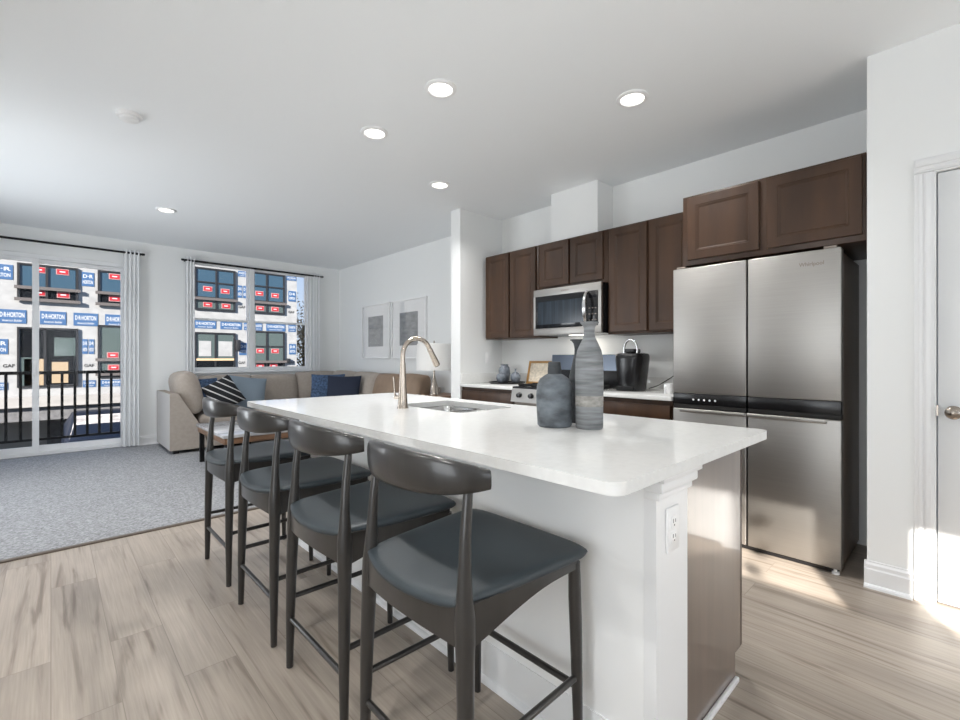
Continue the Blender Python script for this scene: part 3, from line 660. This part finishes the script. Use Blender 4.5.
# coffee maker
kx, ky = 3.47, 1.885
cm = thing('coffee_maker', 'glossy black coffee maker with chrome loop handle on the right wall counter', 'coffee maker', (kx, ky, .914))
rows = []
for z, w, d in ((0, .088, .11), (.012, .094, .115), (.05, .096, .118), (.15, .108, .125), (.255, .120, .128), (.285, .120, .126), (.300, .112, .118), (.306, .085, .095)):
    rows.append([(kx + d*math.copysign(abs(math.cos(a))**.7, math.cos(a)), ky + w*math.copysign(abs(math.sin(a))**.7, math.sin(a)), .9145 + z) for a in [2*math.pi*j/36 for j in range(36)]])
MB().grid(rows, True, True).build('body', M['black'], cm)
MB().box(kx-.128, ky-.075, .916, kx-.10, ky+.075, .955, .008).build('drip_tray', M['blackm'], cm)
MB().box(kx-.06, ky-.045, 1.2205, kx+.06, ky+.045, 1.255, .012).build('brew_head', M['black'], cm)
hp = [(kx-.03, ky + .058*math.cos(a), 1.245 + .085*math.sin(a)) for a in [math.pi*i/16 for i in range(17)]]
MB().tube([(kx-.03, ky+.056, 1.205)] + hp + [(kx-.03, ky-.056, 1.205)], .0085, 12).build('loop_handle', M['chrome'], cm)
cp_ = [(kx+.10, ky-.09, .93), (3.62, 1.74, .955), (3.68, 1.66, 1.02), (3.715, 1.585, 1.085), (3.728, 1.50, 1.14), (3.733, 1.45, 1.16)]
MB().tube(cp_, .0035, 8).build('power_cord', M['cord'], cm)
t = thing('mug', 'small white mug on the right wall counter beside the refrigerator', 'mug', (3.36, 1.532, .914))
MB().lathe((3.36, 1.532, .914), [(.030, 0.0005), (.034, .004), (.036, .075), (.033, .075), (.030, .01), (.0001, .008)], 24, caps=False).build('cup', M['white'], t)
MB().tube([(3.36-.034*math.cos(0), 1.532+.0, .914+.06)] + [(3.36-.036-.02*math.sin(a), 1.532+.003, .914+.040+.022*math.cos(a)) for a in [math.pi*i/8 for i in range(9)]], .0045, 8).build('mug_handle', M['white'], t)
t = thing('wall_outlet', 'white outlet plate on the partition wall above the left wall counter', 'outlet', (3.51, 3.625, 1.18)); MB().box(3.475, 3.619, 1.12, 3.545, 3.6245, 1.24, .002).build('cover_plate', M['white'], t); MB().box(3.495, 3.6175, 1.15, 3.525, 3.6195, 1.21, .001).build('socket', M['white'], t)
for lab, yy, zz in (('white outlet plate on the wall behind the coffee maker cord', 1.46, 1.17),):
    t = thing('wall_outlet', lab, 'outlet', (XW, yy, zz)); MB().box(XW-.006, yy-.036, zz-.06, XW-.0005, yy+.036, zz+.06, .002).build('cover_plate', M['white'], t)
    s_ = MB(); [s_.box(XW-.0075, yy-.015, zz+dz-.014, XW-.0055, yy+.015, zz+dz+.014, .001) for dz in (-.021, .021)]; s_.build('socket', M['white'], t)

# ================================================================== LIVING ROOM
# curtains and rods
def curtain(label, x0, x1, y, z0, z1, folds, amp, flare=0):
    n = folds*10; rows = []
    for k in range(9):
        f = k/8; z = z1 + (z0 - z1)*f; am = amp*(.55 + .45*f); r = []
        for i in range(n + 1):
            u = i/n; xx = x0 + (x1-x0)*u - flare*f*(1-u); r.append((xx, y + am*math.sin(u*folds*2*math.pi), z))
        rows.append(r + [(p[0], p[1]+.004, p[2]) for p in reversed(r)])
    mb = MB(); mb.grid(rows, True, True)
    return tag(mb.top('curtain', M['curtain'], ((x0+x1)/2, y, z0), 60), label, 'curtain', 'white curtain panels')
curtain('white curtain panel right of the sliding glass door', .69, .865, 7.560, .02, 2.60, 4, .030, .02)
curtain('narrow white curtain panel left of the window over the sofa', 1.385, 1.50, 7.565, .06, 2.61, 3, .028)
curtain('narrow white curtain panel right of the window over the sofa', 3.215, 3.345, 7.565, .06, 2.61, 3, .028)
for lab, a, b in (('black curtain rod above the sliding glass door', -1.15, .90), ('black curtain rod above the window over the sofa', 1.355, 3.385)):
    t = thing('curtain_rod', lab, 'curtain rod', ((a+b)/2, 7.565, 2.565)); MB().tube([(a, 7.565, 2.565), (b, 7.565, 2.565)], .014, 10).build('rod', M['blackm'], t)
    for e in (a, b): MB().lathe((e, 7.565, 2.55), [(.008, 0), (.022, .004), (.022, .026), (.008, .03)], 12).build('finial', M['blackm'], t)
    for e in (a+.03, b-.03): MB().box(e-.006, 7.568, 2.552, e+.006, 7.6495, 2.578).build('bracket', M['blackm'], t)

# sectional sofa
so = thing('sectional_sofa', 'large beige U-shaped sectional sofa under the window along two walls', 'sofa', (2.3, 7.0, .006)); SM = M['sofa']
Z0 = .05
MB().prism([(1.05, Z0), (1.46, Z0), (1.395, .30), (1.135, .745), (1.05, .745)], 'y', 6.61, 7.52).build('left_back_frame', SM, so)
MB().box(1.046, 6.612, Z0+.01, 1.0495, 7.518, .742).build('outer_back_panel', M['sofap'], so)
mb = MB(); mb.box(1.47, 6.63, Z0, 2.02, 7.52, .30, .015); mb.build('chaise_base', SM, so)
mb = MB(); mb.box(2.022, 6.74, Z0, 3.0, 7.52, .30, .015); mb.build('seat_base', SM, so)
mb = MB(); mb.box(2.80, 4.72, Z0, 3.66, 6.738, .30, .015); mb.build('side_base', SM, so)
mb = MB(); mb.prism([(7.525, Z0), (7.20, .30), (7.42, .80), (7.525, .80)], 'x', 1.47, 3.68); mb.build('rear_back_frame', SM, so)
mb = MB(); mb.prism([(3.70, Z0), (3.36, .30), (3.56, .80), (3.70, .80)], 'y', 4.70, 7.18); mb.build('side_back_frame', SM, so)
def cush(name, c, a, b, w, d_, t, m=SM, **k): return MB().cushion(c, a, b, w, d_, t, m=m, **k).build(name, None, so, 70)
for x in (1.70, 2.34, 2.98): cush('seat_cushion', (x, 6.98, .375), (1, 0, 0), (0, 1, 0), .66, .60, .18, p=8, q=.35, k=.02)
for y in (6.30, 5.62, 5.04): cush('seat_cushion', (3.12, y, .375), (1, 0, 0), (0, 1, 0), .66, .64, .18, p=8, q=.35, k=.02)
tb = Vector((0, .26, .965)).normalized()
for x, z, w in ((1.83, .71, .70), (2.50, .705, .68), (3.17, .735, .70)): cush('back_cushion', (x, 7.265, z), (1, 0, 0), tb, w, .47, .26, p=5, q=.42, k=.04)
cush('back_cushion', (1.285, 6.97, .735), (0, 1, 0), (-.22, 0, .97), .62, .56, .30, p=4, q=.40, k=.05)
for y, z, w, m_ in ((6.80, .735, .70, SM), (6.10, .73, .68, SM), (5.46, .72, .62, M['rust'])): cush('back_cushion', (3.40, y, z), (0, -1, 0), (.26, 0, .965), w, .50, .26, m=m_, p=5, q=.42, k=.04)
cush('back_cushion', (3.40, 4.92, .73), (0, -1, 0), (.24, 0, .97), .56, .50, .27, m=M['rust'], p=5, q=.42, k=.05)
for x, y in ((1.12, 6.67), (1.95, 6.69), (2.86, 4.78), (3.6, 4.78), (3.6, 7.45), (1.12, 7.45)): MB().box(x-.03, y-.03, .006, x+.03, y+.03, Z0).build('foot', M['black'], so)

# throw pillows
def pillow(label, c, yaw, lean_, size, t, m, extra=None, roll=0):
    a = Vector((math.cos(R(yaw)), math.sin(R(yaw)), 0)); n = Vector((-a.y, a.x, 0)); b = (Vector((0, 0, 1)) + n*lean_).normalized()
    if roll: a, b = a*math.cos(R(roll)) + b*math.sin(R(roll)), b*math.cos(R(roll)) - a*math.sin(R(roll))
    mb = MB().cushion(c, a, b, size, size*.97, t, p=2.6, q=.6, k=-.06)
    if extra == 'stripe':
        mb.mi(M['navy']); k = mb.mi(M['ink']); ko = mb.mi(M['navy']); C_ = Vector(c)
        for f in mb.bm.faces: f.material_index = ko
    o = mb._make('throw_pillow', m, None, Vector(c), 70); o.location = c; return tag(o, label, 'pillow', 'throw pillows on the sofa'), a, b
pillow('indigo woven throw pillow at the left corner of the sofa, behind the striped one', (1.515, 7.05, .69), 24, .30, .44, .14, M['bluepat'])
def stripe_mat():
    m = bpy.data.materials.new('striped_fabric'); m.use_nodes = True; nt = m.node_tree; b = nt.nodes['Principled BSDF']
    t = nt.nodes.new('ShaderNodeTexCoord'); mp = nt.nodes.new('ShaderNodeMapping'); w = nt.nodes.new('ShaderNodeTexWave'); r = nt.nodes.new('ShaderNodeValToRGB')
    mp.inputs['Rotation'].default_value = (0, R(62), 0); w.inputs['Scale'].default_value = 4.2; w.bands_direction = 'X'
    nt.links.new(t.outputs['Object'], mp.inputs[0]); nt.links.new(mp.outputs[0], w.inputs[0]); nt.links.new(w.outputs[0], r.inputs[0]); nt.links.new(r.outputs[0], b.inputs['Base Color'])
    r.color_ramp.interpolation = 'CONSTANT'; r.color_ramp.elements[0].color = (.008, .009, .012, 1); r.color_ramp.elements[1].position = .90; r.color_ramp.elements[1].color = (.6, .6, .6, 1)
    b.inputs['Roughness'].default_value = .85; return m
pillow('black throw pillow with white diagonal stripes on the sofa', (1.690, 6.82, .70), 10, .35, .40, .13, stripe_mat(), roll=26)
pillow('plain slate blue throw pillow right of the striped one', (2.02, 6.965, .69), -6, .35, .46, .15, M['slate'], roll=-8)
pillow('navy velvet throw pillow on the sofa right of the window centre', (3.035, 6.09, .70), -44, .30, .46, .15, M['navy'])
pillow('indigo patterned throw pillow half behind the navy velvet one', (2.975, 6.47, .715), -36, .30, .46, .13, M['bluepat'])

# coffee table
tb_ = thing('coffee_table', 'low coffee table with grey marble top in front of the sofa', 'coffee table', (1.75, 5.43, .006))
MB().box(1.20, 4.87, .405, 2.30, 6.0, .435, .004).build('top', M['marble'], tb_)
MB().box(1.215, 4.885, .345, 2.285, 5.985, .4045, .003).build('apron', M['brown'], tb_)
for x in (1.25, 2.25):
    for y in (4.92, 5.95): MB().box(x-.022, y-.022, .006, x+.022, y+.022, .3445).build('leg', M['blackm'], tb_)
# end table and lamp
et = thing('end_table', 'brown wooden end table at the right end of the sofa, under the lamp', 'table', (3.40, 4.40, .006))
MB().box(3.15, 4.15, .70, 3.70, 4.64, .735, .004).build('top', M['brown'], et)
for x in (3.18, 3.67):
    for y in (4.18, 4.61): MB().box(x-.02, y-.02, .006, x+.02, y+.02, .6995).build('leg', M['brown'], et)
lx, ly = 3.37, 4.41
lp = thing('table_lamp', 'table lamp with white drum shade on the end table beyond the faucet', 'lamp', (lx, ly, .735))
MB().lathe((lx, ly, .735), [(.055, .0005), (.055, .012), (.05, .02), (.045, .10), (.03, .16), (.012, .24), (.012, .33)], 20).build('base', M['nickel'], lp)
MB().lathe((lx, ly, 1.035), [(.215, 0), (.205, .315), (.203, .315), (.213, 0)], 40, caps=False).build('lamp_shade', M['shade'], lp)
MB().tube([(lx, ly, 1.06), (lx, ly, 1.36)], .005, 8).build('harp', M['nickel'], lp); MB().lathe((lx, ly, 1.36), [(.004, 0), (.010, .008), (.004, .03)], 10).build('finial', M['nickel'], lp)
# two framed pictures
for lab, a, b in (('white framed picture left of its pair above the sofa on the right wall', 5.955, 6.80), ('white framed picture right of its pair above the sofa, nearer the kitchen', 5.04, 5.895)):
    za, zb = 1.170, 2.025; t = thing('framed_picture', lab, 'picture', (XW, (a+b)/2, za), 'framed pictures above the sofa')
    f_ = MB(); x0, x1 = XW-.035, XW-.001; e = .022
    f_.box(x0, a, za, x1, b, za+e, .002); f_.box(x0, a, zb-e, x1, b, zb, .002); f_.box(x0, a, za+e, x1, a+e, zb-e, .002); f_.box(x0, b-e, za+e, x1, b, zb-e, .002); f_.build('frame', M['white'], t)
    MB().box(XW-.018, a+e, za+e, XW-.012, b-e, zb-e).build('mat_board', M['mat_'], t)
    MB().box(XW-.0195, a+.20, za+.19, XW-.0182, b-.20, zb-.19).build('art_print', M['art'], t)
    MB().box(XW-.027, a+e, za+e, XW-.024, b-e, zb-e).build('glazing', M['pglass'], t)

# ================================================================== OUTDOORS
# balcony railing
rl = thing('balcony_railing', 'black metal balcony railing outside the sliding glass door', 'railing', (-.1, 7.95, .15)); ry = 7.95
MB().box(-1.10, ry-.022, .975, .86, ry+.022, 1.015).build('top_rail', M['blackm'], rl); MB().box(-1.10, ry-.015, .150, .86, ry+.015, .180).build('bottom_rail', M['blackm'], rl)
bx_ = [-1.02, -.90, -.775, -.65, -.522, -.397, -.272, -.145, -.02, .104, .228, .350, .472, .596, .72, .84]
for b in bx_: MB().box(b-.014, ry-.012, .1805, b+.014, ry+.012, .9745).build('baluster', M['blackm'], rl)
for b in (-1.06, .82): MB().box(b-.02, YB+.141, .15, b+.02, ry-.021, .18).build('bracket', M['blackm'], rl)
GZ = -2.35
struct(MB().box(-14, 7.9, -2.5, 24, 60, GZ).build('ground', M['asph']))

FY = 20.5
bd = thing('townhouse_building', 'unfinished townhouse across the street in white and blue house wrap', 'building', (1.5, FY, GZ))
mb = MB(); mb.box(-9, FY, -.05, 8.0, FY+8, 7.2); mb.build('wrapped_wall', M['wrap'], bd)
MB().box(-9, FY-.5, -.36, 8.0, FY+8, -.051).build('ledge', M['conc'], bd); MB().box(-9, FY-.35, -.80, 8.0, FY+.2, -.361).build('shaded_overhang', M['conc_shade'], bd)  # dark band below the ledge carries the overhang's shade in its colour
MB().box(-9, FY+1.4, GZ, 8.0, FY+8, -.361).build('ground_floor_wall', M['conc_shade'], bd)
for a in (-8, -5.2, -2.4, .4, 3.2, 6.0):
    g = MB(); g.box(a, FY+1.30, GZ+.005, a+2.3, FY+1.399, -.95)
    for k in range(1, 6): g.box(a, FY+1.285, GZ+k*.24, a+2.3, FY+1.30, GZ+.015+k*.24)
    g.build('garage_door', M['garage'], bd)
def fwin(x0, x1, z0, z1, rows, cols, gm, stickers, ledges=(), name='window'):
    """black framed window on the wrapped wall: rows = z fractions, cols = x fractions of the bars"""
    y = FY-.06; f = MB(); e = .05
    f.box(x0, y, z0, x0+e, FY, z1); f.box(x1-e, y, z0, x1, FY, z1); f.box(x0+e, y, z0, x1-e, FY, z0+e); f.box(x0+e, y, z1-e, x1-e, FY, z1)
    for r in rows: f.box(x0+e, y+.01, z0+(z1-z0)*r-.025, x1-e, FY, z0+(z1-z0)*r+.025)
    cb = [x0+e, *[x0+(x1-x0)*c for c in cols], x1-e]; rbz = [z0+e, *[z0+(z1-z0)*r for r in rows], z1-e]
    for c in cols: f.box(x0+(x1-x0)*c-.03, y+.005, z0+e, x0+(x1-x0)*c+.03, FY, z1-e)
    fo = f.build(name, M['sash'], bd, 0)
    for i in range(len(rbz)-1):
        for j in range(len(cb)-1):
            m = gm[i] if isinstance(gm, (list, tuple)) else gm
            MB().box(cb[j]+.02, y+.04, rbz[i]+.02, cb[j+1]-.02, FY-.001, rbz[i+1]-.02).build('pane', m, fo, 0)
    for sx_, sz_ in stickers:
        s_ = MB(); s_.box(sx_-.16, y+.030, sz_-.10, sx_+.16, y+.0395, sz_+.10, m=M['pink']); s_.box(sx_-.135, y+.024, sz_-.075, sx_+.135, y+.030, sz_+.075, m=M['red']); s_.box(sx_-.07, y+.020, sz_-.02, sx_+.07, y+.024, sz_+.02, m=M['ink']); s_.build('sticker', None, fo, 0)
    for lz in ledges: MB().box(x0-.06, y-.06, lz-.05, x1+.06, y-.001, lz+.05).build('ledge_trim', M['ledge'], fo, 0)
    return fo
BG = [M['fglassd'], M['fglass']]; B3 = [M['fglassg'], M['fglass'], M['fglass']]
fwin(-.78, .67, 3.03, 4.19, [.36], [.47], BG, [(-.28, 3.28), (.30, 3.26), (-.28, 4.02), (.28, 4.02)], [3.42, 3.04])
fwin(1.17, 2.62, 3.03, 4.21, [.36], [.53], BG, [(1.63, 3.26), (2.3, 3.26), (1.63, 4.03), (2.3, 4.03)], [3.43, 3.04])
fwin(4.05, 5.49, 3.06, 4.72, [.30, .66], [.52], B3, [(4.50, 3.90), (5.12, 3.86), (4.50, 3.28), (5.15, 3.27)], [3.50])
fwin(6.10, 7.46, 3.07, 4.80, [.30, .66], [.45], B3, [(6.42, 3.90), (7.06, 3.87), (6.45, 3.28), (7.06, 3.28)], [3.52])
dr_ = fwin(-.78, .67, .24, 2.16, [], [.44], M['fglassd'], [], name='balcony_door')
for x0, x1, z0, z1, m in ((-.62, -.15, .30, 1.15, 'box'), (.02, .42, .36, 1.05, 'box'), (.08, .60, 1.25, 1.85, 'fglassg'), (-.72, -.42, .30, 1.2, 'fglassg')):
    MB().box(x0, FY-.032, z0, x1, FY-.022, z1).build('stored_board', M[m], dr_, 0)
fwin(1.17, 2.62, .50, 2.32, [.36], [.53], [M['fglassg'], M['fglassg']], [(1.60, .85), (1.58, 1.28), (2.2, .85)], [1.12, .62])
w2 = fwin(4.05, 5.49, .74, 2.19, [], [.50], M['fglassg'], [])
for z in (1.12,): MB().box(4.11, FY-.078, z-.04, 5.43, FY-.061, z+.04).build('wood_brace', M['lumber'], w2, 0)
MB().box(4.20, FY-.032, 1.25, 4.62, FY-.022, 1.85).build('paper_sheet', M['wrap'], w2, 0); MB().box(4.88, FY-.032, 1.25, 5.38, FY-.022, 1.85).build('paper_sheet', M['wrap'], w2, 0); MB().box(4.12, FY-.034, .80, 5.42, FY-.024, 1.06).build('dark_interior', M['fglassd'], w2, 0)
fwin(6.10, 7.46, .70, 2.32, [.18, .60], [.45], [M['fglassd'], M['fglassg'], M['fglassg']], [(7.06, 1.48), (6.45, 1.48), (6.45, .84), (7.0, .84)], [1.02])
def logo(x0, x1, z0, z1, stacked=False):
    p = MB().box(x0, FY-.012, z0, x1, FY-.0005, z1).build('printed_panel', M['logo'], bd, 0); t = MB(); w, h = x1-x0, z1-z0
    if stacked:
        for k, l in enumerate(('D·R', 'HORTON')): text_mesh(t, l, ((x0+x1)/2, FY-.0125, z1-h*(.30+.42*k)), (1, 0, 0), (0, 0, 1), h*.34, M['ink'], .03, width=w*.8)
    else:
        text_mesh(t, 'D·R·HORTON', ((x0+x1)/2, FY-.0125, z0+h*.60), (1, 0, 0), (0, 0, 1), h*.48, M['ink'], .03, width=w*.86)
        text_mesh(t, "America's Builder", ((x0+x1)/2, FY-.0125, z0+h*.20), (1, 0, 0), (0, 0, 1), h*.24, M['ink'], .01, width=w*.7)
    t.build('lettering', None, p, 0)
for x0, x1 in ((-3.6, -2.97), (-2.8, -2.17), (-2.0, -1.37), (-1.2, -.57), (-.26, .37), (.55, 1.18), (1.37, 2.0), (2.2, 2.83), (3.0, 3.63)): logo(x0, x1, 2.27, 2.70)
for x0, x1 in ((4.05, 4.80), (4.95, 5.74), (5.82, 6.02), (6.20, 6.54), (6.70, 7.50), (7.63, 7.95)): logo(x0, x1, 2.34, 2.65)
for x0, x1, z0, z1 in ((-1.40, -.87, 3.63, 4.09), (.75, 1.08, 3.62, 4.09), (-1.40, -.98, 1.30, 1.77), (.77, .91, 1.32, 1.82), (.94, 1.08, 1.32, 1.82), (5.58, 5.75, 3.66, 4.16), (5.79, 5.96, 3.66, 4.16), (7.63, 7.95, 3.68, 4.14), (5.64, 5.95, 1.30, 1.80), (7.66, 7.95, 1.34, 1.80)): logo(x0, x1, z0, z1, True)
for x0, x1, z0, z1 in ((5.60, 5.96, 4.53, 4.76), (7.54, 7.97, 4.60, 4.78), (.79, 1.12, .19, .42), (1.25, 1.85, .19, .42), (-1.5, -.98, .19, .42)): logo(x0, x1, z0, z1)
g = MB()
for x, z in ((-.96, .93), (.95, .92), (5.74, 3.27), (7.76, 3.20), (7.76, .98), (5.74, .98)): text_mesh(g, 'GAF', (x, FY-.003, z), (1, 0, 0), (0, 0, 1), .14, M['bink'], .03)
g.build('wrap_lettering', None, bd, 0)
ln = MB(); ln.box(5.50, FY-.16, 1.50, 5.66, FY-.002, 1.92, .02); ln.build('wall_lantern', M['sash'], bd)
MB().box(7.52, FY-.14, .98, 7.68, FY-.002, 1.16, .02).build('wall_lantern', M['sash'], bd)

# parked car before the garages
cr_ = thing('car', 'dark navy car parked below the balcony, windscreen towards the house', 'car', (1.15, 18.4, GZ)); cx = 1.15
def car_loft(mb, st):
    rows = []
    for y, w0, w1, z0, z1 in st: rows.append([(cx-w0, y, z0), (cx-w0*1.02, y, (z0+z1)/2), (cx-w1, y, z1-.04), (cx-w1+.08, y, z1), (cx+w1-.08, y, z1), (cx+w1, y, z1-.04), (cx+w0*1.02, y, (z0+z1)/2), (cx+w0, y, z0)])
    mb.grid(rows, True, True)
b_ = MB(); car_loft(b_, [(16.7, .80, .72, -2.0, -1.50), (16.85, .90, .82, -2.1, -1.38), (17.9, .92, .86, -2.1, -1.24), (19.9, .92, .88, -2.1, -1.22), (20.0, .85, .80, -2.0, -1.35)]); b_.build('body', M['car'], cr_)
b_ = MB(); car_loft(b_, [(17.85, .84, .82, -1.30, -1.235), (18.45, .84, .66, -1.30, -.52), (18.7, .84, .66, -1.30, -.46), (19.5, .84, .66, -1.30, -.50), (19.85, .84, .8, -1.30, -1.21)]); b_.build('cabin', M['car'], cr_)
MB().grid([[(cx-.76, 17.90, -1.19), (cx+.76, 17.90, -1.19)], [(cx-.62, 18.40, -.57), (cx+.62, 18.40, -.57)], [(cx-.62, 18.44, -.56), (cx+.62, 18.44, -.56)], [(cx-.76, 17.96, -1.20), (cx+.76, 17.96, -1.20)]], False, False).build('windscreen', M['wind'], cr_)
for x in (cx-.93, cx+.73):
    for y in (17.4, 19.2):
        w_ = MB(); w_.grid([[(x+dx, y+r*math.cos(2*math.pi*j/20), GZ+.33+r*math.sin(2*math.pi*j/20)) for j in range(20)] for dx, r in ((0, .2), (0, .33), (.2, .33), (.2, .2))], True, True); w_.build('wheel', M['tyre'], cr_)

# autumn tree beyond the corner of the building
def tree(label, x, y, base, h, rad, nl, lm, z0f=.35):
    t = thing('tree', label, 'tree', (x, y, base)); tr = MB(); tr.tube([(x, y, base), (x+.05, y, base+h*.5), (x, y+.05, base+h*.85)], [.14, .09, .03], 8); random.seed(int(x*10))
    tips = []
    for k in range(14):
        a = random.uniform(0, 6.28); z = base + h*random.uniform(z0f, .8); e = Vector((x + rad*math.cos(a)*random.uniform(.5, 1), y + rad*math.sin(a)*random.uniform(.5, 1), z + h*.2)); tips.append(e)
        tr.tube([(x, y, z), tuple(Vector((x, y, z)).lerp(e, .5) + Vector((0, 0, .1))), tuple(e)], [.035, .02, .008], 6)
    tr.build('trunk', M['bark'], t); lf = MB()
    for k in range(nl):
        c = random.choice(tips)*.6 + Vector((x, y, base+h*.65))*.4 + Vector((random.gauss(0, rad*.36), random.gauss(0, rad*.36), random.gauss(0, h*.13)))
        a = Vector((random.gauss(0, 1), random.gauss(0, 1), random.gauss(0, 1))).normalized(); b = a.orthogonal().normalized(); s = random.uniform(.05, .11)
        lf.poly([tuple(c+a*s), tuple(c+b*s*.6), tuple(c-a*s), tuple(c-b*s*.6)])
    lf.build('foliage', lm, t, 0)
tree('brown autumn tree beyond the right corner of the wrapped building', 11.1, 27.5, GZ, 6.4, 1.6, 3000, M['leaf'])
tree('leafy tree outside the high left window, out of view', -3.6, -2.0, GZ, 8.8, 1.1, 900, M['leaf'])

bpy.context.view_layer.update()
